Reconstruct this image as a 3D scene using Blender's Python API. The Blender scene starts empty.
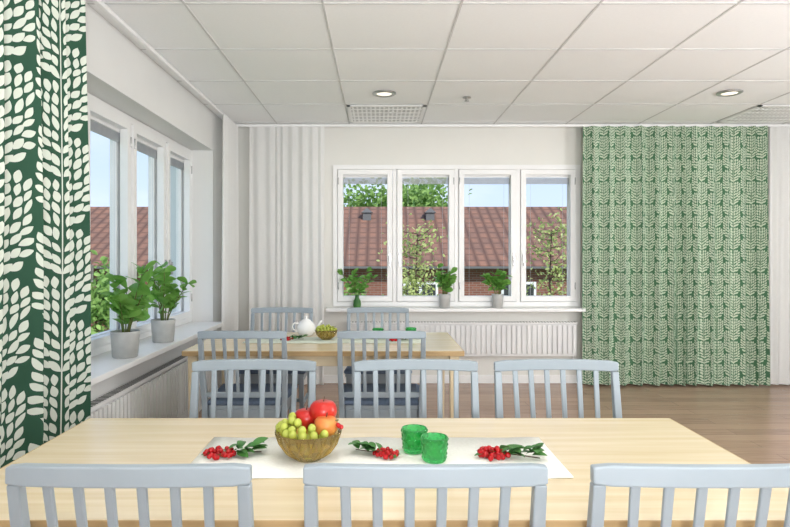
import bpy, math, random
from mathutils import Vector, Matrix
random.seed(7)

# ------------------------------------------------------------------ materials
def lin(c):
    return tuple(((x/255)/12.92 if x/255<=0.04045 else ((x/255+0.055)/1.055)**2.4) for x in c)+(1,)
def new_mat(name):
    m=bpy.data.materials.new(name); m.use_nodes=True
    nt=m.node_tree; return m,nt,nt.nodes['Principled BSDF']
def mth(nt,op,a,b=None,c=None):
    n=nt.nodes.new('ShaderNodeMath'); n.operation=op
    for i,x in enumerate((a,b,c)):
        if x is None: continue
        if isinstance(x,(int,float)): n.inputs[i].default_value=x
        else: nt.links.new(x,n.inputs[i])
    return n.outputs[0]
def mixc(nt,f,a,b):
    n=nt.nodes.new('ShaderNodeMix'); n.data_type='RGBA'
    if isinstance(f,(int,float)): n.inputs[0].default_value=f
    else: nt.links.new(f,n.inputs[0])
    for i,x in ((6,a),(7,b)):
        if isinstance(x,tuple): n.inputs[i].default_value=x
        else: nt.links.new(x,n.inputs[i])
    return n.outputs[2]
def coords(nt,kind='Object',scale=(1,1,1)):
    t=nt.nodes.new('ShaderNodeTexCoord'); mp=nt.nodes.new('ShaderNodeMapping')
    mp.inputs['Scale'].default_value=scale
    nt.links.new(t.outputs[kind],mp.inputs[0]); return mp.outputs[0]
def noise(nt,vec,scale,detail=3):
    n=nt.nodes.new('ShaderNodeTexNoise'); n.inputs['Scale'].default_value=scale; n.inputs['Detail'].default_value=detail
    nt.links.new(vec,n.inputs['Vector']); return n.outputs['Fac']
def simple(name,c1,c2=None,rough=0.6,scale=8,sc3=(1,1,1),metal=0,trans=0,bump=0,ior=1.45,transl=0):
    m,nt,b=new_mat(name)
    if c2 is None: c2=tuple(min(255,x*0.95) for x in c1)
    f=noise(nt,coords(nt,'Object',sc3),scale)
    f=mth(nt,'MULTIPLY_ADD',mth(nt,'SUBTRACT',f,0.5),2.2,0.5)
    n=nt.nodes[-1]; n.use_clamp=True
    col=mixc(nt,f,lin(c1),lin(c2))
    nt.links.new(col,b.inputs['Base Color'])
    b.inputs['Roughness'].default_value=rough; b.inputs['Metallic'].default_value=metal
    b.inputs['Transmission Weight'].default_value=trans; b.inputs['IOR'].default_value=ior
    if bump:
        bp=nt.nodes.new('ShaderNodeBump'); bp.inputs['Strength'].default_value=bump
        nt.links.new(f,bp.inputs['Height']); nt.links.new(bp.outputs[0],b.inputs['Normal'])
    if transl:
        tr=nt.nodes.new('ShaderNodeBsdfTranslucent'); nt.links.new(col,tr.inputs[0])
        mx=nt.nodes.new('ShaderNodeMixShader'); mx.inputs[0].default_value=transl
        nt.links.new(b.outputs[0],mx.inputs[1]); nt.links.new(tr.outputs[0],mx.inputs[2]); nt.links.new(mx.outputs[0],nt.nodes['Material Output'].inputs[0])
    return m
M={}
M['wall']=simple('wall_paint',(229,229,227),(226,226,224),0.85,3)
M['wallb']=simple('wall_paint_warm',(230,229,223),(227,226,220),0.85,3)
M['ceil']=simple('ceiling_tile',(249,250,250),(246,247,247),0.9,60)
M['tbar']=simple('ceiling_tbar',(214,214,213),None,0.6,3)
M['white']=simple('white_paint',(243,243,242),(239,239,238),0.4,4)
M['rad']=simple('radiator_enamel',(238,238,237),None,0.4,4)
M['chair']=simple('grey_painted_wood',(158,169,177),(151,163,171),0.42,6)
M['cush']=simple('blue_grey_fabric',(105,122,144),(92,108,130),0.9,60,bump=0.2)
M['blind']=simple('blind_aluminium',(205,208,212),(190,194,200),0.5,20)
M['metal']=simple('brushed_metal',(190,190,190),None,0.3,10,metal=1)
M['zinc']=simple('zinc_flashing',(110,108,108),None,0.8)
M['dark']=simple('dark_gap',(60,62,62),None,0.8)
M['pot']=simple('pot_ceramic',(190,191,188),(172,173,170),0.5,12)
M['soil']=simple('soil',(70,50,38),(45,32,25),0.95,40)
M['leaf']=simple('leaf_green',(92,156,66),(148,196,102),0.4,9,transl=0.4)
M['leafd']=simple('leaf_dark',(48,100,52),(82,138,62),0.5,12)
M['stem']=simple('stem_green',(95,120,60),(110,95,60),0.6)
M['berry']=simple('berry_red',(200,20,28),(160,8,18),0.25,60)
M['grape']=simple('grape_green',(190,200,92),(158,168,66),0.25,30)
M['apple']=simple('apple_skin',(178,18,22),(196,56,38),0.3,11)
M['pear']=simple('apple_skin_yellow',(226,160,80),(190,46,34),0.35,17)
M['amber']=simple('amber_glass',(250,228,150),(238,208,115),0.08,20,trans=0.85)
M['gglass']=simple('green_glass',(85,225,130),(65,210,110),0.05,5,trans=0.8)
M['porc']=simple('white_porcelain',(243,243,241),None,0.2)
M['runner']=simple('linen_runner',(238,238,230),(229,229,220),0.9,120,bump=0.1)
M['runner2']=simple('linen_runner_green',(200,208,190),(215,220,205),0.9,60)
M['bark']=simple('bark',(95,75,58),(65,52,42),0.9,10)
M['tleaf']=simple('tree_leaf',(118,156,78),(170,200,114),0.7,2,transl=0.3)
M['tleaf2']=simple('tree_leaf_yellow',(168,180,100),(210,214,148),0.7,2,transl=0.3)
M['grass']=simple('grass',(95,130,60),(120,150,75),0.95,1.5)
def emis(name,c,s):
    m,nt,b=new_mat(name); b.inputs['Base Color'].default_value=lin(c)
    b.inputs['Emission Color'].default_value=lin(c); b.inputs['Emission Strength'].default_value=s; return m
M['led']=emis('led_disc',(255,246,228),1.0)

m,nt,b=new_mat('birch_wood'); M['wood']=m
v=coords(nt,'Object',(0.7,14,1.2)); f=noise(nt,v,2.6,7); g=noise(nt,coords(nt,'Object',(1,3,1)),2.0)
f=mth(nt,'MULTIPLY_ADD',mth(nt,'SUBTRACT',f,0.5),2.0,0.5); nt.nodes[-1].use_clamp=True
c=mixc(nt,f,lin((216,197,160)),lin((233,219,190))); c=mixc(nt,mth(nt,'MULTIPLY',g,0.3),c,lin((215,196,158)))
nt.links.new(c,b.inputs['Base Color']); b.inputs['Roughness'].default_value=0.25
M['woode']=simple('birch_edge',(192,163,118),(172,143,100),0.5,5,(1,1,10))

m,nt,b=new_mat('laminate_floor'); M['floor']=m
v=coords(nt,'Object')
br=nt.nodes.new('ShaderNodeTexBrick'); nt.links.new(v,br.inputs['Vector'])
br.inputs['Scale'].default_value=1; br.inputs['Brick Width'].default_value=1.3; br.inputs['Row Height'].default_value=0.14
br.inputs['Mortar Size'].default_value=0.002; br.inputs['Color1'].default_value=lin((170,139,116)); br.inputs['Color2'].default_value=lin((144,115,96)); br.inputs['Mortar'].default_value=lin((95,74,62))
f=noise(nt,coords(nt,'Object',(1.5,26,1)),2.5,6)
f=mth(nt,'MULTIPLY_ADD',mth(nt,'SUBTRACT',f,0.5),2.6,0.4); nt.nodes[-1].use_clamp=True
c=mixc(nt,mth(nt,'MULTIPLY',f,0.6),br.outputs['Color'],lin((188,158,136)))
nt.links.new(c,b.inputs['Base Color']); b.inputs['Roughness'].default_value=0.24

m,nt,b=new_mat('clay_roof_tiles'); M['roof']=m
t=nt.nodes.new('ShaderNodeTexCoord'); s=nt.nodes.new('ShaderNodeSeparateXYZ'); nt.links.new(t.outputs['Object'],s.inputs[0])
wx=mth(nt,'ABSOLUTE',mth(nt,'SUBTRACT',mth(nt,'FRACT',mth(nt,'MULTIPLY',s.outputs[0],2.9)),0.5))
wy=mth(nt,'FRACT',mth(nt,'MULTIPLY',s.outputs[1],2.6))
f=mth(nt,'MAXIMUM',mth(nt,'MULTIPLY',mth(nt,'SUBTRACT',wx,0.2),2.6),mth(nt,'MULTIPLY',mth(nt,'LESS_THAN',wy,0.25),0.5)); nt.nodes[-1].use_clamp=True
f=mth(nt,'MULTIPLY',f,1.0); nt.nodes[-1].use_clamp=True
nz=mth(nt,'MULTIPLY_ADD',mth(nt,'SUBTRACT',noise(nt,t.outputs['Object'],2.2,5),0.5),2.5,0.5); nt.nodes[-1].use_clamp=True
base=mixc(nt,nz,lin((158,112,90)),lin((130,98,84)))
c=mixc(nt,f,base,lin((82,57,48)))
nt.links.new(c,b.inputs['Base Color']); b.inputs['Roughness'].default_value=0.9
m,nt,b=new_mat('red_brick'); M['brick']=m
t=nt.nodes.new('ShaderNodeTexCoord'); s=nt.nodes.new('ShaderNodeSeparateXYZ'); nt.links.new(t.outputs['Object'],s.inputs[0])
cb=nt.nodes.new('ShaderNodeCombineXYZ'); nt.links.new(s.outputs[0],cb.inputs[0]); nt.links.new(s.outputs[2],cb.inputs[1])
br=nt.nodes.new('ShaderNodeTexBrick'); nt.links.new(cb.outputs[0],br.inputs['Vector']); br.inputs['Scale'].default_value=1
br.inputs['Brick Width'].default_value=0.25; br.inputs['Row Height'].default_value=0.075; br.inputs['Mortar Size'].default_value=0.008
br.inputs['Color1'].default_value=lin((146,92,76)); br.inputs['Color2'].default_value=lin((126,78,64)); br.inputs['Mortar'].default_value=lin((145,130,120))
nt.links.new(br.outputs['Color'],b.inputs['Base Color']); b.inputs['Roughness'].default_value=0.9

m=bpy.data.materials.new('window_glass'); m.use_nodes=True; nt=m.node_tree; nt.nodes.clear(); M['glass']=m
o=nt.nodes.new('ShaderNodeOutputMaterial')
a=nt.nodes.new('ShaderNodeBsdfTransparent'); a.inputs[0].default_value=(0.97,0.98,0.98,1)
nt.links.new(a.outputs[0],o.inputs[0])

def cloth(name,pattern,transl=0.25,base=(243,243,241),sc=1.0,bgc=(38,92,62),lc=(228,233,222),fat=1.0):
    m,nt,b=new_mat(name); out=nt.nodes['Material Output']
    if pattern:
        uv=nt.nodes.new('ShaderNodeUVMap'); uv.uv_map='UVMap'
        s=nt.nodes.new('ShaderNodeSeparateXYZ'); nt.links.new(uv.outputs[0],s.inputs[0])
        MW,MH=0.215,0.375
        U0=mth(nt,'DIVIDE',s.outputs[0],MW*sc)
        col=mth(nt,'FLOOR',U0)
        x=mth(nt,'MULTIPLY',mth(nt,'SUBTRACT',mth(nt,'FRACT',U0),0.5),MW)
        y=mth(nt,'MULTIPLY',mth(nt,'FRACT',mth(nt,'ADD',mth(nt,'DIVIDE',s.outputs[1],MH*sc),mth(nt,'MULTIPLY',col,0.5))),MH)
        cb=nt.nodes.new('ShaderNodeCombineXYZ'); nt.links.new(mth(nt,'ABSOLUTE',x),cb.inputs[0]); nt.links.new(y,cb.inputs[1])
        # gentle warp so leaves are not mechanically repeated
        nz=nt.nodes.new('ShaderNodeTexNoise'); nz.inputs['Scale'].default_value=9/sc; nz.inputs['Detail'].default_value=1; nt.links.new(uv.outputs[0],nz.inputs['Vector'])
        vs_=nt.nodes.new('ShaderNodeVectorMath'); vs_.operation='SUBTRACT'; nt.links.new(nz.outputs['Color'],vs_.inputs[0]); vs_.inputs[1].default_value=(0.5,0.5,0.5)
        vm=nt.nodes.new('ShaderNodeVectorMath'); vm.operation='MULTIPLY_ADD'; nt.links.new(vs_.outputs[0],vm.inputs[0]); vm.inputs[1].default_value=(0.022,0.03,0); nt.links.new(cb.outputs[0],vm.inputs[2])
        P=vm.outputs[0]
        mask=None
        rnd=random.Random(5)
        L=[]
        rows=8
        for r in range(rows):
            k=r/(rows-1); yy=0.026+r*0.0465
            tilt=66-48*k
            for ci,xx in enumerate((0.0215,0.054,0.087)):
                if r==0 and ci==2: continue
                yo=yy+(0.012 if ci==1 else 0)+ (0.03-0.06*k)*(xx/0.1)**2
                if yo+0.02>MH: yo=MH-0.021
                L.append((xx+rnd.uniform(-.002,.002),yo+rnd.uniform(-.004,.004),tilt*(0.55+0.25*ci)+rnd.uniform(-9,9),rnd.uniform(.0235,.0285),fat*rnd.uniform(.0102,.0128)))
        for (lx,ly,tl,hl,hw) in L:
            mp=nt.nodes.new('ShaderNodeMapping'); mp.vector_type='TEXTURE'
            mp.inputs['Location'].default_value=(lx,ly,0); mp.inputs['Rotation'].default_value=(0,0,-math.radians(tl)); mp.inputs['Scale'].default_value=(hw,hl,1)
            nt.links.new(P,mp.inputs[0])
            sp=nt.nodes.new('ShaderNodeSeparateXYZ'); nt.links.new(mp.outputs[0],sp.inputs[0])
            w=mth(nt,'SUBTRACT',mth(nt,'SUBTRACT',1.0,mth(nt,'MULTIPLY',sp.outputs[1],sp.outputs[1])),mth(nt,'ABSOLUTE',sp.outputs[0]))
            mask=w if mask is None else mth(nt,'MAXIMUM',mask,w)
        leaf=mth(nt,'GREATER_THAN',mask,0.0)
        stem=mth(nt,'LESS_THAN',mth(nt,'ABSOLUTE',x),0.0022)
        c=mixc(nt,mth(nt,'MAXIMUM',leaf,stem),lin(bgc),lin(lc))
    else:
        f=noise(nt,coords(nt,'Object',(1,1,1)),90,1)
        c=mixc(nt,f,lin(base),lin(tuple(x-6 for x in base)))
    nt.links.new(c,b.inputs['Base Color']); b.inputs['Roughness'].default_value=0.9
    tr=nt.nodes.new('ShaderNodeBsdfTranslucent'); nt.links.new(c,tr.inputs[0])
    mx=nt.nodes.new('ShaderNodeMixShader'); mx.inputs[0].default_value=transl
    nt.links.new(b.outputs[0],mx.inputs[1]); nt.links.new(tr.outputs[0],mx.inputs[2]); nt.links.new(mx.outputs[0],out.inputs[0])
    return m
M['green']=cloth('leaf_print_cotton',True,0.08,sc=1.08,bgc=(46,86,66),lc=(222,228,216),fat=1.05)
M['green2']=cloth('leaf_print_cotton_light',True,0.05,sc=0.6,bgc=(78,122,90),lc=(208,219,198),fat=1.05)
M['whitec']=cloth('white_curtain_cloth',False,0.3)

# ------------------------------------------------------------------ mesh builder
class MB:
    def __init__(s): s.v=[];s.f=[];s.mi=[];s.sm=[];s.mats=[]
    def mi_(s,k):
        if k not in s.mats: s.mats.append(k)
        return s.mats.index(k)
    def add(s,vs,fs,k,smooth=False):
        o=len(s.v); s.v+= [tuple(v) for v in vs]; i=s.mi_(k)
        for f in fs: s.f.append([a+o for a in f]); s.mi.append(i); s.sm.append(smooth)
    def box(s,x0,x1,y0,y1,z0,z1,k):
        vs=[(x0,y0,z0),(x1,y0,z0),(x1,y1,z0),(x0,y1,z0),(x0,y0,z1),(x1,y0,z1),(x1,y1,z1),(x0,y1,z1)]
        s.add(vs,[(0,3,2,1),(4,5,6,7),(0,1,5,4),(1,2,6,5),(2,3,7,6),(3,0,4,7)],k)
    def beam(s,path,k):
        vs=[];fs=[]
        for (c,offs) in path:
            for o in offs: vs.append(Vector(c)+Vector(o))
        n=len(path)
        for i in range(n-1):
            for j in range(4):
                a=i*4+j;b_=i*4+(j+1)%4
                fs.append((a,b_,b_+4,a+4))
        fs.append((3,2,1,0)); e=(n-1)*4; fs.append((e,e+1,e+2,e+3))
        s.add(vs,fs,k)
    def post(s,p0,p1,w0,d0,w1,d1,k):
        o=lambda w,d:[(-w/2,-d/2,0),(w/2,-d/2,0),(w/2,d/2,0),(-w/2,d/2,0)]
        s.beam([(p0,o(w0,d0)),(p1,o(w1,d1))],k)
    def lathe(s,c,prof,k,seg=28,smooth=True,cap=True,mod=None):
        vs=[];fs=[];n=len(prof)
        for i,(r,z) in enumerate(prof):
            for j in range(seg):
                a=2*math.pi*j/seg; rr=r+(mod(i,a,z) if mod else 0); vs.append((c[0]+rr*math.cos(a),c[1]+rr*math.sin(a),c[2]+z))
        for i in range(n-1):
            for j in range(seg):
                j2=(j+1)%seg; fs.append((i*seg+j,i*seg+j2,(i+1)*seg+j2,(i+1)*seg+j))
        if cap:
            fs.append(tuple(range(seg-1,-1,-1))); fs.append(tuple((n-1)*seg+j for j in range(seg)))
        s.add(vs,fs,k,smooth)
    def sph(s,c,r,k,seg=12,rings=8):
        if isinstance(r,(int,float)): r=(r,r,r)
        vs=[(c[0],c[1],c[2]-r[2])];fs=[]
        for i in range(1,rings):
            ph=-math.pi/2+math.pi*i/rings
            for j in range(seg):
                a=2*math.pi*j/seg
                vs.append((c[0]+r[0]*math.cos(ph)*math.cos(a),c[1]+r[1]*math.cos(ph)*math.sin(a),c[2]+r[2]*math.sin(ph)))
        vs.append((c[0],c[1],c[2]+r[2])); e=len(vs)-1
        for j in range(seg):
            j2=(j+1)%seg; fs.append((0,1+j2,1+j)); 
            fs.append((e,1+(rings-2)*seg+j,1+(rings-2)*seg+j2))
            for i in range(rings-2):
                fs.append((1+i*seg+j,1+i*seg+j2,1+(i+1)*seg+j2,1+(i+1)*seg+j))
        s.add(vs,fs,k,True)
    def tube(s,pts,r,k,seg=6):
        pts=[Vector(p) for p in pts]; n=len(pts)
        rs=r if isinstance(r,list) else [r]*n
        vs=[];fs=[]
        for i,p in enumerate(pts):
            t=(pts[min(i+1,n-1)]-pts[max(i-1,0)]).normalized()
            ref=Vector((0,1,0)) if abs(t.y)<0.9 else Vector((1,0,0))
            a=t.cross(ref).normalized(); b_=t.cross(a)
            for j in range(seg):
                an=2*math.pi*j/seg; vs.append(p+(a*math.cos(an)+b_*math.sin(an))*rs[i])
        for i in range(n-1):
            for j in range(seg):
                j2=(j+1)%seg; fs.append((i*seg+j,i*seg+j2,(i+1)*seg+j2,(i+1)*seg+j))
        fs.append(tuple(range(seg-1,-1,-1))); fs.append(tuple((n-1)*seg+j for j in range(seg)))
        s.add(vs,fs,k,True)
    def leaf(s,base,d,L,W,k,curl=0.25,obov=0.0,fold=0.15,rnd_=0.75,roll=0.0):
        d=Vector(d).normalized(); up=Vector((0,0,1))
        side=d.cross(up)
        if side.length<0.05: side=Vector((1,0,0))
        side.normalize()
        if roll: side=Matrix.Rotation(roll,3,d)@side
        nrm=side.cross(d).normalized()
        vs=[];fs=[];n=7
        for i in range(n+1):
            t=i/n; w=W*math.sin(math.pi*min(1,(t**(1+obov))*0.98+0.01))**rnd_
            c=Vector(base)+d*(L*t)-nrm*(curl*L*t*t)
            vs+= [c-side*w/2+nrm*fold*w, c, c+side*w/2+nrm*fold*w]
        for i in range(n):
            a=i*3; fs+=[(a,a+1,a+4,a+3),(a+1,a+2,a+5,a+4)]
        s.add(vs,fs,k,True)
    def obj(s,name,loc=(0,0,0),rot=0,bevel=0,parent=None):
        me=bpy.data.meshes.new(name); me.from_pydata(s.v,[],s.f)
        for k in s.mats: me.materials.append(M[k])
        me.polygons.foreach_set('material_index',s.mi); me.polygons.foreach_set('use_smooth',s.sm)
        me.update()
        o=bpy.data.objects.new(name,me); bpy.context.collection.objects.link(o)
        o.location=loc; o.rotation_euler=(0,0,rot)
        if bevel:
            bm=o.modifiers.new('bev','BEVEL'); bm.width=bevel; bm.segments=2; bm.limit_method='ANGLE'; bm.angle_limit=math.radians(50)
        if parent: o.parent=parent
        return o
def dup(o,loc,rot=0):
    d=o.copy(); bpy.context.collection.objects.link(d); d.location=loc; d.rotation_euler=(0,0,rot); d.name=o.name.split('.')[0]+'.001'; return d

# ------------------------------------------------------------------ room shell
XL,XR,YB,YR,H=-1.5,4.7,6.1,-4.2,2.6
XW=-1.7
b_=MB(); b_.box(XL-0.4,XR+0.3,YR-0.3,YB+0.35,-0.12,0,'floor'); b_.obj('floor')
c=MB(); c.box(XL-0.4,XR+0.3,YR-0.3,YB+0.35,H,H+0.15,'ceil')
y=5.86
while y>YR:
    c.box(XL,XR,y-0.006,y+0.006,H-0.003,H+0.001,'tbar'); y-=0.69
x=-0.285-0.715
while x<XR:
    c.box(x-0.006,x+0.006,YR,YB,H-0.0035,H+0.001,'tbar'); x+=0.715
c.obj('ceiling')
bx0,bx1,bz0,bz1=-0.457,2.05,0.78,2.215
w=MB()
w.box(XL-0.4,bx0,YB,YB+0.35,0,H,'wallb'); w.box(bx1,XR+0.3,YB,YB+0.35,0,H,'wallb')
w.box(bx0,bx1,YB,YB+0.35,0,bz0,'wallb'); w.box(bx0,bx1,YB,YB+0.35,bz1,H,'wallb'); w.obj('wall_back')
ly0,ly1,lz0,lz1=2.75,5.45,0.66,2.25
w=MB()
w.box(XL-0.4,XL,YR-0.3,ly0,0,H,'wall'); w.box(XL-0.4,XL,ly1,YB,0,H,'wall')
w.box(XL-0.4,XL,ly0,ly1,0,lz0,'wall'); w.box(XL-0.4,XL,ly0,ly1,lz1,H,'wall'); w.obj('wall_left')
w=MB(); w.box(XR,XR+0.3,YR-0.3,YB,0,H,'wall'); w.obj('wall_right')
w=MB(); w.box(XL,XR,YR-0.3,YR,0,H,'wall'); w.obj('wall_rear')
t=MB(); t.box(XL+0.002,XR-0.002,YB-0.014,YB-0.001,0.0,0.08,'white'); t.obj('baseboard_back')
t=MB(); t.box(XR-0.014,XR-0.001,YR+0.01,YB-0.02,0,0.08,'white'); t.obj('baseboard_right')
t=MB(); t.box(XL+0.001,XL+0.014,YR+0.01,YB-0.02,0,0.08,'white'); t.obj('baseboard_left')
t=MB(); t.box(XW,-1.395,ly0-0.03,ly1,lz0+0.001,lz0+0.035,'white'); t.obj('trim_1',bevel=0.004)
t=MB(); t.box(bx0-0.06,bx1+0.06,YB-0.14,YB-0.001,bz0-0.045,bz0-0.012,'white'); t.obj('trim_2',bevel=0.004)

def window(name,W,Hh,n,loc,rot):
    m=MB(); F=0.045; D0,D1=-0.012,0.11
    m.box(0,W,D0,D1,0,F,'white'); m.box(0,W,D0,D1,Hh-F,Hh,'white')
    m.box(0,F,D0,D1,F,Hh-F,'white'); m.box(W-F,W,D0,D1,F,Hh-F,'white')
    sw=W/n
    for i in range(1,n): m.box(i*sw-0.02,i*sw+0.02,D0+0.006,D1,F,Hh-F,'white')
    for i in range(n):
        x0=i*sw+(F if i==0 else 0.02)+0.004; x1=(i+1)*sw-(F if i==n-1 else 0.02)-0.004
        z0,z1=F+0.004,Hh-F-0.004; S=0.052
        for (a,b2) in ((-0.022,0.03),(0.055,0.1)):
            m.box(x0,x1,a,b2,z0,z0+S,'white'); m.box(x0,x1,a,b2,z1-S,z1,'white')
            m.box(x0,x0+S,a,b2,z0+S,z1-S,'white'); m.box(x1-S,x1,a,b2,z0+S,z1-S,'white')
        m.box(x0+S-0.004,x1-S+0.004,0.076,0.080,z0+S-0.004,z1-S+0.004,'glass')
        m.box(x0+S*0.7,x1-S*0.7,0.034,0.053,z1-S-0.022,z1-S+0.005,'white')
        for q in range(9):
            zz=z1-S-0.028-q*0.007
            m.box(x0+S*0.7,x1-S*0.7,0.034,0.053,zz-0.0035,zz,'blind')
        for xx in (x0+S+0.06,x1-S-0.06):
            m.box(xx-0.001,xx+0.001,0.042,0.044,z0+S,z1-S-0.08,'blind')
        hx=x1-S*0.5 if i%2==0 else x0+S*0.5
        m.box(hx-0.009,hx+0.009,-0.034,-0.022,Hh*0.32,Hh*0.32+0.07,'metal')
        m.box(hx-0.006,hx+0.006,-0.05,-0.034,Hh*0.32-0.05,Hh*0.32+0.05,'metal')
        for hz in (0.12,0.86):
            kx=x0+0.006 if i%2==0 else x1-0.006
            m.tube([(kx,-0.026,Hh*hz),(kx,-0.026,Hh*hz+0.07)],0.006,'metal')
    return m.obj(name,loc,rot,bevel=0.002)
window('window_1',bx1-bx0-0.002,bz1-bz0-0.002,4,(bx0+0.001,YB-0.008,bz0+0.001),0)
window('window_2',ly1-ly0-0.002,lz1-lz0-0.042,4,(XW+0.0,ly0+0.001,lz0+0.038),math.pi/2)

def radiator(name,W,Hh,loc,rot):
    m=MB(); m.box(0,W,0.02,0.06,0,Hh,'rad')
    n=int(W/0.05)
    for i in range(n):
        x=(i+0.5)*W/n; m.box(x-0.016,x+0.016,0.0,0.02,0.03,Hh-0.03,'rad')
    m.box(-0.004,W+0.004,-0.004,0.07,Hh-0.012,Hh+0.004,'rad')
    nn=int(W/0.03)
    for i in range(nn):
        x=(i+0.5)*W/nn; m.box(x-0.008,x+0.008,0.005,0.06,Hh+0.004,Hh+0.0055,'dark')
    for x in (0.15,W-0.15): m.box(x-0.02,x+0.02,0.06,0.078,0.04,Hh-0.05,'white')
    m.tube([(W-0.03,0.04,0),(W-0.03,0.04,-0.13 if Hh<0.4 else -0.1)],0.009,'rad')
    return m.obj(name,loc,rot,bevel=0.003)
radiator('radiator',2.3,0.34,(-0.3,YB-0.08,0.28),0)
radiator('radiator',2.35,0.42,(XL+0.08,2.95,0.12),math.pi/2)

t=MB(); t.box(-1.435,-1.405,1.4,5.98,H-0.03,H-0.005,'white'); t.obj('curtain_rail',bevel=0.003)
t=MB(); t.box(-1.40,XR-0.01,5.935,5.965,H-0.03,H-0.005,'white'); t.obj('curtain_rail',bevel=0.003)

def curtain(name,L,z0,z1,wl,amp,mat,loc,rot,seed=0,scale_top=0.7,var=0.15,soft=False):
    rnd=random.Random(seed); n=int(L/0.005); rows=40
    edges=[0]
    while edges[-1]<L+wl: edges.append(edges[-1]+wl*rnd.uniform(1-var,1+var))
    depth=[rnd.uniform(0.35 if soft else 0.65,1.1) for _ in edges]; drift=[rnd.uniform(-1,1) for _ in edges]
    base=[];dep=[];dr=[]
    for i in range(n+1):
        s_=i*L/n; j=0
        while edges[j+1]<s_: j+=1
        f=(s_-edges[j])/(edges[j+1]-edges[j]); sf=f*f*(3-2*f); k2=min(j+1,len(depth)-1)
        base.append(2*math.pi*(j+f)); dep.append(depth[j]*(1-sf)+depth[k2]*sf); dr.append(drift[j]*(1-sf)+drift[k2]*sf)
    vs=[];fs=[];arc=[0]
    for r in range(rows+1):
        t=r/rows; z=z0+(z1-z0)*t
        k=amp*(scale_top+(1-scale_top)*min(1,(1-t)*2.5))
        for i in range(n+1):
            xx=i*L/n; p=base[i]+dr[i]*(1.8 if soft else 1.0)*(1-t)*math.sin(1.5+t*2.0)
            kk=k*dep[i]
            yy=kk*(math.sin(p)+(0.03 if soft else 0.12)*math.sin(2*p+1+2*t))+0.15*kk*math.sin(t*4+xx*3)
            xs=xx+(0 if soft else 0.2*min(k,wl*0.3)*math.sin(2*p))+dr[i]*0.004*(1-t)
            vs.append((xs,yy,z))
    for i in range(1,n+1):
        a=vs[(rows//2)*(n+1)+i-1]; b2=vs[(rows//2)*(n+1)+i]
        arc.append(arc[-1]+math.hypot(a[0]-b2[0],a[1]-b2[1]))
    for r in range(rows):
        for i in range(n):
            a=r*(n+1)+i; fs.append((a,a+1,a+n+2,a+n+1))
    me=bpy.data.meshes.new(name); me.from_pydata(vs,[],fs); me.materials.append(M[mat])
    uvl=me.uv_layers.new(name='UVMap')
    for lp in me.loops:
        vi=lp.vertex_index; uvl.data[lp.index].uv=(arc[vi%(n+1)],vs[vi][2])
    for p in me.polygons: p.use_smooth=True
    o=bpy.data.objects.new(name,me); bpy.context.collection.objects.link(o); o.location=loc; o.rotation_euler=(0,0,rot)
    return o
ZT=H-0.032
curtain('green_patterned_curtain',1.16,0.02,ZT,0.21,0.068,'green',(-1.37,1.54,0),math.pi/2,3,0.9,0.25)
curtain('green_patterned_curtain',1.83,0.02,ZT,0.13,0.062,'green2',(2.02,5.92,0),0,5,0.7,0.3)
curtain('white_curtain',0.62,0.02,ZT,0.085,0.02,'whitec',(3.87,5.93,0),0,6,0.7,0.4,True)
curtain('white_curtain',0.74,0.02,ZT,0.085,0.017,'whitec',(-1.27,5.93,0),0,2,0.8,0.45,True)
curtain('white_curtain',0.5,0.02,ZT,0.09,0.02,'whitec',(-1.385,5.38,0),math.pi/2,4,0.8,0.4,True)

def vent(x0,x1,y0,y1):
    m=MB(); z=H-0.012
    m.box(x0,x1,y0,y0+0.03,z,H-0.005,'white'); m.box(x0,x1,y1-0.03,y1,z,H-0.005,'white')
    m.box(x0,x0+0.03,y0,y1,z,H-0.005,'white'); m.box(x1-0.03,x1,y0,y1,z,H-0.005,'white')
    m.box(x0+0.03,x1-0.03,y0+0.03,y1-0.03,H-0.007,H-0.005,'tbar')
    n=16
    for i in range(n):
        x=x0+0.03+(x1-x0-0.06)*(i+0.5)/n; m.box(x-0.008,x+0.008,y0+0.03,y1-0.03,z+0.001,H-0.007,'white')
    for i in range(1,5):
        y=y0+(y1-y0)*i/5; m.box(x0+0.03,x1-0.03,y-0.006,y+0.006,z,H-0.007,'white')
    m.obj('ceiling_vent')
vent(-0.27,0.42,5.19,5.84); vent(3.3,3.98,5.19,5.84)
def downlight(x,y,energy):
    m=MB()
    m.lathe((x,y,H),[(0.095,-0.005),(0.095,-0.012),(0.085,-0.018),(0.068,-0.018),(0.062,-0.008),(0.062,-0.005)],'metal',32)
    m.lathe((x,y,H),[(0.060,-0.0085),(0.060,-0.0125)],'led',24)
    o=m.obj('recessed_downlight')
    l=bpy.data.lights.new('downlight_lamp','AREA'); l.shape='DISK'; l.size=0.08; l.energy=energy; l.color=(1,0.97,0.92)
    lo=bpy.data.objects.new('downlight_lamp',l); bpy.context.collection.objects.link(lo); lo.location=(x,y,H-0.022); lo.parent=o
for (x,y) in ((0.05,4.8),(2.8,4.78),(0.05,1.4),(2.8,1.4),(0.05,-2),(2.8,-2)): downlight(x,y,5)
m=MB(); m.lathe((0.73,4.93,H),[(0.035,-0.005),(0.035,-0.012),(0.012,-0.014),(0.012,-0.03),(0.02,-0.034),(0.02,-0.037)],'metal',20); m.obj('ceiling_sprinkler')

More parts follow.
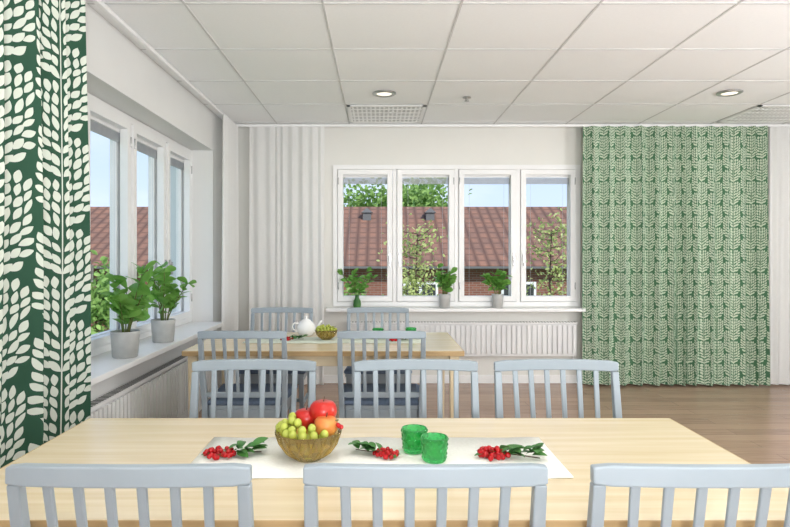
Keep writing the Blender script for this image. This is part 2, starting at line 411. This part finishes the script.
# ------------------------------------------------------------------ tables
def table(name,x0,x1,y0,y1,h=0.74):
    cx,cy=(x0+x1)/2,(y0+y1)/2; W=(x1-x0)/2; D=(y1-y0)/2
    m=MB(); m.box(-W,W,-D,D,h-0.028,h,'wood')
    m.box(-W-0.004,W+0.004,-D-0.004,-D,h-0.03,h-0.0005,'woode'); m.box(-W-0.004,W+0.004,D,D+0.004,h-0.03,h-0.0005,'woode')
    m.box(-W-0.004,-W,-D,D,h-0.03,h-0.0005,'woode'); m.box(W,W+0.004,-D,D,h-0.03,h-0.0005,'woode')
    a=0.06
    m.box(-W+a,W-a,-D+a,-D+a+0.02,h-0.1,h-0.028,'wood'); m.box(-W+a,W-a,D-a-0.02,D-a,h-0.1,h-0.028,'wood')
    m.box(-W+a,-W+a+0.02,-D+a,D-a,h-0.1,h-0.028,'wood'); m.box(W-a-0.02,W-a,-D+a,D-a,h-0.1,h-0.028,'wood')
    for sx in (-1,1):
        for sy in (-1,1):
            m.post((sx*(W-0.05),sy*(D-0.05),0),(sx*(W-0.05),sy*(D-0.05),h-0.028),0.04,0.04,0.055,0.055,'wood')
    return m.obj(name,(cx,cy,0),0,bevel=0.002)
TH=0.74
table('dining_table',-0.99,1.0,1.27,2.06)
table('dining_table',-1.14,0.5,3.5,4.35)

# ------------------------------------------------------------------ chairs
def chair(cushion):
    m=MB(); W=0.245; k='chair'
    def yb(z):
        return -0.2-(z-0.45)*0.17 if z>0.45 else -0.2-(0.45-z)*0.08
    for sx in (-1,1):
        path=[]
        for z,w,d in ((0,0.026,0.03),(0.25,0.028,0.036),(0.45,0.03,0.042),(0.65,0.028,0.032),(0.84,0.026,0.026)):
            o=[(-w/2,-d/2,0),(w/2,-d/2,0),(w/2,d/2,0),(-w/2,d/2,0)]
            path.append(((sx*(W-0.022+0.008*(z>0.6)),yb(z)+0.012,z),o))
        m.beam(path,k)
    def rail(z0,z1,half,d,bow):
        path=[];n=14; zc=(z0+z1)/2; hz=(z1-z0)/2
        for i in range(n+1):
            t=-1+2*i/n; x=half*t; y=yb(zc)-bow*(1-t*t)+0.012
            e=1.0 if abs(t)<0.95 else 0.8
            path.append(((x,y,zc+0.004*(1-t*t)),[(0,-d/2,-hz*e),(0,-d/2+0.001,hz*e),(0,d/2,hz*e),(0,d/2,-hz*e)]))
        m.beam(path,k)
    rail(0.838,0.880,W,0.024,0.022)
    rail(0.50,0.53,W-0.03,0.02,0.018)
    for i in range(6):
        t=-1+2*(i+1)/7; x=t*(W-0.02)
        bow=(1-t*t)
        m.post((x*0.96,yb(0.515)-0.018*bow+0.012,0.52),(x,yb(0.845)-0.022*bow+0.012,0.845),0.018,0.011,0.021,0.011,k)
    vs=[];sw=[(-0.205,-0.19),(0.205,-0.19),(0.235,0.225),(-0.235,0.225)]
    for z in (0.43,0.452): vs+=[(x,y,z) for x,y in sw]
    m.add(vs,[(3,2,1,0),(4,5,6,7),(0,1,5,4),(1,2,6,5),(2,3,7,6),(3,0,4,7)],k)
    m.box(-0.2,0.2,-0.195,-0.175,0.375,0.43,k); m.box(-0.21,0.21,0.185,0.205,0.375,0.43,k)
    m.box(-0.215,-0.197,-0.18,0.19,0.375,0.43,k); m.box(0.197,0.215,-0.18,0.19,0.375,0.43,k)
    for sx in (-1,1):
        m.post((sx*0.215,0.2,0),(sx*0.21,0.195,0.43),0.026,0.026,0.036,0.036,k)
        m.box(sx*0.21-0.009,sx*0.21+0.009,-0.19,0.19,0.2,0.225,k)
    m.box(-0.205,0.205,-0.012,0.012,0.2,0.222,k)
    if cushion:
        vs=[]
        pr=[(0.0,0.453),(0.012,0.46),(0.012,0.475),(-0.02,0.49)]
        for (e,z) in pr:
            for (x,y) in sw: vs.append((x*(1+e*3)-0,y*(1+e*3),z))
        fs=[(3,2,1,0)]
        for i in range(3):
            for j in range(4): fs.append((i*4+j,i*4+(j+1)%4,(i+1)*4+(j+1)%4,(i+1)*4+j))
        fs.append((12,13,14,15)); m.add(vs,fs,'cush')
    return m
c0=chair(False).obj('dining_chair',(-0.5,1.465,0),0,bevel=0.004)
for (x,y,r) in ((0.095,1.465,0),(0.675,1.465,0),(-0.49,2.12,math.pi),(0.15,2.12,math.pi),(0.705,2.12,math.pi)): dup(c0,(x,y,0),r)
c1=chair(True).obj('dining_chair',(-0.75,3.57,0),0,bevel=0.004)
for (x,y,r) in ((0.02,3.57,0),(-0.76,4.50,math.pi),(0.0,4.50,math.pi)): dup(c1,(x,y,0),r)

# ------------------------------------------------------------------ table things
def runner(name,x0,x1,y0,y1,mat):
    n=30; vs=[];fs=[]
    for j in (0,1):
        for i in range(n+1):
            x=x0+(x1-x0)*i/n
            vs.append((x,(y0,y1)[j]+0.003*math.sin(i*0.9+j),TH+0.0035+0.0008*math.sin(i*1.3+j)))
    for i in range(n): fs.append((i,i+1,n+2+i,n+1+i))
    m=MB(); m.add(vs,fs,mat,True); o=m.obj(name)
    s=o.modifiers.new('s','SOLIDIFY'); s.thickness=0.0025; s.offset=-1
    return o
runner('table_runner',-0.5,0.49,1.50,1.83,'runner')
runner('table_runner',-0.86,0.3,3.8,4.08,'runner2')
ZR=TH+0.005

def fruit_bowl(loc,s=1.0,apples=True,seed=1):
    rnd=random.Random(seed); m=MB()
    m.lathe((0,0,0),[(0.0,0.0),(0.038,0.0),(0.042,0.006),(0.062,0.02),(0.08,0.045),(0.09,0.075),(0.0925,0.08),(0.087,0.078),(0.076,0.048),(0.058,0.026),(0.035,0.014),(0.0,0.012)],'amber',32,cap=False)
    for i in range(16):
        a=i*math.pi/8
        for sg in (-1,1):
            m.tube([(0.043*math.cos(a),0.043*math.sin(a),0.006),(0.064*math.cos(a+.1*sg),0.064*math.sin(a+.1*sg),0.02),(0.082*math.cos(a+.2*sg),0.082*math.sin(a+.2*sg),0.045),(0.092*math.cos(a+.3*sg),0.092*math.sin(a+.3*sg),0.076)],0.0017,'amber',5)
    for layer,(rr,z,n) in enumerate(((0.05,0.045,10),(0.068,0.072,16),(0.076,0.083,17),(0.06,0.096,13),(0.035,0.108,8),(0.03,0.06,6),(0.04,0.028,8))):
        for i in range(n):
            a=2*math.pi*i/n+layer*0.3; x=rr*math.cos(a)+rnd.uniform(-.005,.005); y=rr*math.sin(a)+rnd.uniform(-.005,.005)
            if apples and x>0.012 and z>0.07 and y>-0.04: continue
            m.sph((x-(0.012 if z>0.09 else 0),y,z+rnd.uniform(-.004,.004)),(0.0115,0.0115,0.013),'grape',10,7)
    if apples:
        for (x,y,z,r,mt) in ((0.050,-0.012,0.094,0.034,'pear'),(0.038,0.032,0.122,0.040,'apple'),(-0.012,0.045,0.098,0.036,'apple')):
            pr=[]
            for i in range(13):
                ph=-math.pi/2+math.pi*i/12
                rad=r*math.cos(ph)*(1+0.06*math.sin(ph)); zz=r*0.92*math.sin(ph)
                if i>9: zz-=r*0.22*(i-9)/3
                if i<2: zz+=r*0.12*(2-i)/2
                pr.append((max(rad,0.0005),zz))
            m.lathe((x,y,z),pr,mt,20)
            m.tube([(x,y,z+r*0.6),(x+0.004,y,z+r*1.05)],0.0015,'bark',5)
        for i in range(5): m.sph((0.088+0.005*math.cos(i*2),-0.028+0.006*math.sin(i*2.4),0.094+0.004*(i%3)),0.0062,'berry',8,6)
    m.tube([(0.02,-0.03,0.1),(0.05,-0.035,0.105),(0.085,-0.02,0.112)],0.002,'stem',5)
    o=m.obj('fruit_bowl',loc); o.scale=(s,s,s); return o
fruit_bowl((-0.19,1.64,ZR),0.98)
fruit_bowl((-0.34,3.95,ZR),0.8,False,4)

def berries(loc,rot,seed,s=1.0):
    rnd=random.Random(seed); m=MB()
    m.tube([(-0.05,0,0.006),(0.0,0.005,0.010),(0.05,0,0.008),(0.085,-0.005,0.006)],0.0016,'bark',5)
    for i in range(42):
        a=rnd.uniform(0,6.28); r=0.042*math.sqrt(rnd.random())
        x=-0.035+r*math.cos(a)*1.05; y=r*math.sin(a)*0.95
        z=0.0075+rnd.choice((0,0.010,0.020))*(1-r/0.05)
        m.sph((x,y,z),0.0072,'berry',9,6)
        if i%3==0: m.tube([(x,y,z),(0.005,0,0.010)],0.0007,'stem',4)
    for i in range(18):
        x=rnd.uniform(-0.02,0.075); sgn=1 if i%2 else -1
        a=rnd.uniform(0.2,1.3)*sgn
        m.leaf((x,0,0.008+rnd.uniform(0,.016)),(math.cos(a),math.sin(a),rnd.uniform(0.2,.8)),rnd.uniform(0.035,0.055),rnd.uniform(.02,.028),'leafd',0.3,roll=rnd.uniform(-.5,.5))
    for i in range(4):
        a=rnd.uniform(2.2,4.0); m.leaf((-0.05,0,0.008),(math.cos(a),math.sin(a),0.3),0.035,0.014,'leafd',0.3)
    o=m.obj('rowan_berry_sprig',loc,rot); o.scale=(s,s,s); return o
berries((-0.405,1.66,ZR),0.25,3,0.95)
berries((-0.002,1.665,ZR),math.pi-0.45,5,0.82)
berries((0.35,1.64,ZR),-0.15,8,1.05)
berries((-0.56,3.91,ZR),0.3,11,0.9); berries((0.13,3.88,ZR),0.1,12,0.9)

def tumbler(loc):
    m=MB(); h=0.066; r0,r1=0.031,0.0365; N=26
    out=[(0,0),(r0-0.003,0),(r0,0.003)]+[(r0+(r1-r0)*i/N,0.004+(h-0.006)*i/N) for i in range(N+1)]+[(r1-0.0015,h),(r1-0.003,h-0.001)]
    inn=[(r0-0.001,0.02),(r0-0.005,0.011),(0,0.010)]
    def mod(i,a,z):
        if 3<i<3+N: 
            return 0.0032*max(0,math.cos(12*a+ (math.pi if int((z-0.004)/0.012)%2 else 0)))*max(0,math.sin(math.pi*((z-0.004)/0.012%1)))
        return 0
    m.lathe((0,0,0),out+inn,'gglass',120,cap=False,mod=mod)
    return m.obj('green_glass_tumbler',loc)
t1=tumbler((0.103,1.70,ZR)); dup(t1,(0.152,1.62,ZR)); dup(t1,(0.0,4.0,ZR)); dup(t1,(0.22,4.03,ZR))

m=MB()
m.lathe((0,0,0),[(0,0),(0.04,0),(0.045,0.005),(0.062,0.03),(0.066,0.055),(0.055,0.085),(0.036,0.1),(0.034,0.104),(0.02,0.114),(0.008,0.118),(0.007,0.124),(0.012,0.132),(0.0,0.138)],'porc',28,cap=False)
m.tube([(0.055,0,0.04),(0.085,0,0.055),(0.098,0,0.085),(0.112,0,0.1)],[0.014,0.011,0.008,0.007],'porc',10)
m.tube([(-0.05,0,0.085),(-0.08,0,0.09),(-0.098,0,0.07),(-0.09,0,0.045),(-0.06,0,0.03)],0.006,'porc',8)
m.obj('teapot',(-0.5,4.17,TH+0.001),0.3)

# ------------------------------------------------------------------ plants
def plant(name,loc,pr,ph,hh,nst,LL,seed,mat='leaf',obov=0.6,spread=0.16,lim=None):
    rnd=random.Random(seed); m=MB()
    m.lathe((0,0,0),[(0,0),(pr*0.82,0),(pr*0.86,0.004),(pr*0.96,ph*0.8),(pr,ph-0.002),(pr-0.002,ph),(pr*0.9,ph-0.002),(pr*0.88,ph-0.02),(0,ph-0.02)],'pot',32,cap=False)
    m.lathe((0,0,0),[(0.001,ph-0.018),(pr*0.87,ph-0.018),(pr*0.87,ph-0.016),(0.001,ph-0.014)],'soil',20,cap=False)
    ax=lim[0] if lim else None
    for sidx in range(nst):
        a=2*math.pi*sidx/nst+rnd.uniform(-.4,.4); sp=spread*rnd.uniform(0.2,1.0); hgt=hh*rnd.uniform(0.5,1.0)
        ca,sa=math.cos(a),math.sin(a)
        if ax==0 and ca<0: ca*=0.35
        if ax==1 and sa>0: sa*=0.1
        if ax==1: sa*=0.6
        p0=Vector((pr*0.3*ca,pr*0.3*sa,ph-0.02)); pts=[]
        for i in range(7):
            t=i/6; pts.append(p0+Vector((ca*sp*t**1.3,sa*sp*t**1.3,hgt*t)))
        m.tube(pts,[0.005-0.003*i/6 for i in range(7)],'stem',6)
        for i in range(2,7):
            for q in (0,1) if i<6 else (0,1,2):
                ang=a+i*1.57+q*(math.pi if i<6 else 2.1)+rnd.uniform(-.3,.3)
                L=LL*rnd.uniform(0.6,1.05); dx,dy=math.cos(ang),math.sin(ang)
                if ax==0 and dx<0: dx*=0.45
                if ax==1 and dy>0: dy*=-0.6
                m.leaf(pts[i],(dx,dy,rnd.uniform(0.1,1.3)),L,L*0.70,mat,rnd.uniform(0.1,0.5),obov,0.08,0.55,roll=rnd.uniform(-1.2,1.2))
    if lim:
        ax,v=lim
        nv=[]
        for p in m.v:
            p=list(p)
            if ax==0 and p[0]<v: p[0]=v+0.002*math.tanh((p[0]-v)*20)
            if ax==1 and p[1]>v: p[1]=v+0.002*math.tanh((p[1]-v)*20)
            nv.append(tuple(p))
        m.v=nv
    return m.obj(name,loc)
SZ=lz0+0.036
plant('potted_plant',(-1.5,3.56,SZ),0.083,0.155,0.38,8,0.11,21,'leaf',spread=0.18,lim=(0,-0.14))
plant('potted_plant',(-1.5,4.19,SZ),0.083,0.155,0.39,8,0.105,22,'leaf',spread=0.14,lim=(0,-0.14))
BZ=bz0-0.011
plant('potted_plant',(0.67,6.02,BZ),0.06,0.14,0.30,6,0.095,31,'leaf',spread=0.13,lim=(1,0.015))
plant('potted_plant',(1.2,6.02,BZ),0.06,0.14,0.30,6,0.095,32,'leaf',spread=0.13,lim=(1,0.015))
m=MB(); m.lathe((0,0,0),[(0,0),(0.03,0),(0.036,0.006),(0.04,0.03),(0.036,0.07),(0.02,0.10),(0.018,0.12),(0.022,0.128),(0.014,0.125),(0.012,0.09),(0,0.09)],'leafd',24,cap=False)
rnd=random.Random(9)
for i in range(7):
    a=i*0.9; pts=[Vector((0.008*math.cos(a),0.0,0.10))+Vector((math.cos(a)*0.15*t**1.4,-abs(math.sin(a))*0.05*t**1.4,0.28*t*(0.7+0.04*i))) for t in (0,.25,.5,.75,1)]
    m.tube(pts,0.0022,'stem',5)
    for j in range(1,5):
        for q in (0,1,2): 
            an=rnd.uniform(0,6.28); m.leaf(pts[j],(math.cos(an),-abs(math.sin(an))*0.3,rnd.uniform(.1,1.2)),0.07,0.042,'leaf',0.2,roll=rnd.uniform(-1.2,1.2))
m.v=[(p[0],min(p[1],0.015),p[2]) if p[2]>0.135 else p for p in m.v]
m.obj('vase_with_sprigs',(-0.21,6.02,BZ))

# ------------------------------------------------------------------ exterior
g=MB(); g.box(-60,60,7.2,90,-3.2,-3,'grass'); g.box(-60,-3,-30,7.2,-3.2,-3,'grass'); g.obj('ground')
bd=MB()
bd.box(-26,20,19,27,-3,1.0,'brick')
vs=[(-26.4,18.6,0.98),(20.4,18.6,0.98),(20.4,23,3.15),(-26.4,23,3.15),(-26.4,27.4,0.98),(20.4,27.4,0.98)]
vs2=[(x,y,z-0.12) for x,y,z in vs]
bd.add(vs+vs2,[(0,1,2,3),(3,2,5,4),(6,9,8,7),(9,10,11,8),(0,6,7,1),(4,5,11,10),(0,3,4,10,9,6),(1,7,8,11,5,2)],'roof')
bd.box(-26.4,20.4,18.5,18.6,0.88,0.95,'zinc')
for i in range(14):
    x=-24+i*3.1
    bd.box(x,x+1.1,18.96,19.0,-0.7,0.45,'white'); bd.box(x+0.08,x+0.5,18.94,18.96,-0.62,0.37,'dark'); bd.box(x+0.6,x+1.02,18.94,18.96,-0.62,0.37,'dark')
for x in (-0.4,1.9,-8,9):
    y=22.0; z=2.4
    bd.box(x-0.15,x+0.15,y-0.2,y+0.2,z,z+0.44,'zinc'); bd.add([(x-0.21,y-0.26,z+.44),(x+.21,y-.26,z+.44),(x+.21,y+.26,z+.44),(x-.21,y+.26,z+.44),(x,y-.2,z+.62),(x,y+.2,z+.62)],[(0,1,4),(1,2,5,4),(2,3,5),(3,0,4,5),(3,2,1,0)],'zinc')
bd.obj('brick_building')
def tree(name,loc,h,cr,nleaf,ls,mat,seed,gs=0.2):
    rnd=random.Random(seed); m=MB()
    m.tube([(0,0,0),(0.05*cr,0,h*0.3),(0,0.03,h*0.6),(0.04,0,h*0.85)],[h*0.011,h*0.008,h*0.005,0.008],'bark',8)
    tips=[]
    for i in range(40):
        z=h*rnd.uniform(0.3,0.85); a=rnd.uniform(0,6.28); r=cr*rnd.uniform(0.45,0.95)*math.sqrt(max(0.1,1-((z/h-0.62)/0.42)**2))
        e=Vector((r*math.cos(a),r*math.sin(a),z+cr*0.25)); s0=Vector((0.02,0,z))
        mid=(s0+e)/2+Vector((0,0,-0.08*cr)); m.tube([s0,mid,e],[h*0.002,h*0.0015,h*0.001],'bark',5)
        tips+=[e,mid,(mid+e)/2]
    for i in range(nleaf):
        t=rnd.choice(tips); o=Vector((rnd.gauss(0,1),rnd.gauss(0,1),rnd.gauss(0,0.8)))*cr*gs
        m.leaf(t+o,(rnd.uniform(-1,1),rnd.uniform(-1,1),rnd.uniform(-.9,.9)),ls*rnd.uniform(.7,1.3),ls*0.65,mat,0.2,roll=rnd.uniform(-1.4,1.4))
    return m.obj(name,loc)
tree('tree',(0.9,32,-3),8.6,3.1,11000,0.26,'tleaf',1)
tree('tree',(-9,35,-3),7.0,3.0,5000,0.38,'tleaf',2)
tree('tree',(0.85,13.5,-3),5.7,0.6,1500,0.08,'tleaf2',3,0.28)
tree('tree',(-0.75,14.5,-3),3.8,0.8,2200,0.10,'tleaf',4)
tree('tree',(4.3,15,-3),5.8,0.7,1100,0.09,'tleaf2',5,0.32)
tree('tree',(-6.6,14,-3),4.4,1.3,3500,0.14,'tleaf',6)

# ------------------------------------------------------------------ lights
def fill_lamp(x,y,z,energy,spot=None):  # added fill light on a stand, out of view, to brighten the interior
    m=MB(); m.lathe((0,0,0),[(0,0),(0.15,0),(0.15,0.015),(0.02,0.03),(0.012,0.04),(0.012,z-0.22),(0,z-0.22)],'metal',24,cap=False)
    o=m.obj('fill_lamp',(x,y,0))
    l=bpy.data.lights.new('fill_light','SPOT' if spot else 'POINT'); l.energy=energy; l.shadow_soft_size=0.2; l.color=(0.96,0.98,1.0)
    lo=bpy.data.objects.new('fill_light',l); bpy.context.collection.objects.link(lo); lo.parent=o; lo.location=(0,0,z)
    if spot:
        l.spot_size=math.radians(115); l.spot_blend=0.8
        d=Vector(spot)-Vector((x,y,z)); lo.rotation_euler=d.to_track_quat('-Z','Y').to_euler()
fill_lamp(-0.9,-2.2,1.7,48); fill_lamp(2.0,-1.8,1.7,55); fill_lamp(4.3,2.3,1.35,95)
fill_lamp(0.4,-0.9,1.2,300,(0.5,1.7,3.0)); fill_lamp(2.6,-0.4,1.2,270,(2.4,2.3,3.0))  # added spots aimed upward to lift the ceiling brightness
s=bpy.data.lights.new('sun','SUN'); s.energy=3.5; s.angle=0.01; s.color=(1,0.97,0.92)
so=bpy.data.objects.new('sun',s); bpy.context.collection.objects.link(so)
so.rotation_euler=Vector((-0.45,0.7,-0.6)).to_track_quat('-Z','Y').to_euler()

wd=bpy.data.worlds.new('sky'); bpy.context.scene.world=wd; wd.use_nodes=True; nt=wd.node_tree
bg=nt.nodes['Background']; tc=nt.nodes.new('ShaderNodeTexCoord'); sp=nt.nodes.new('ShaderNodeSeparateXYZ'); nt.links.new(tc.outputs['Generated'],sp.inputs[0])
f=nt.nodes.new('ShaderNodeClamp'); nt.links.new(mth(nt,'MULTIPLY',sp.outputs[2],1.8),f.inputs[0])
c=mixc(nt,f.outputs[0],lin((192,206,226)),lin((132,166,210)))
mp=nt.nodes.new('ShaderNodeMapping'); mp.inputs['Scale'].default_value=(1,1,4); nt.links.new(tc.outputs['Generated'],mp.inputs[0])
cl=mth(nt,'MULTIPLY',mth(nt,'SUBTRACT',noise(nt,mp.outputs[0],3,5),0.45),2.0); nt.nodes[-1].use_clamp=True
c=mixc(nt,cl,c,lin((214,219,227)))
nt.links.new(c,bg.inputs[0]); bg.inputs[1].default_value=1.5

# ------------------------------------------------------------------ camera
cam=bpy.data.cameras.new('camera'); co=bpy.data.objects.new('camera',cam); bpy.context.collection.objects.link(co)
co.location=(0,0,1.3); co.rotation_euler=(math.pi/2,0,0); cam.sensor_width=36; cam.lens=600/790*36
cam.shift_x=(395-378)/790; cam.shift_y=-(263.5-255)/790; cam.clip_start=0.05; cam.clip_end=300
sc=bpy.context.scene; sc.camera=co
sc.view_settings.view_transform='Standard'; sc.view_settings.exposure=0.15
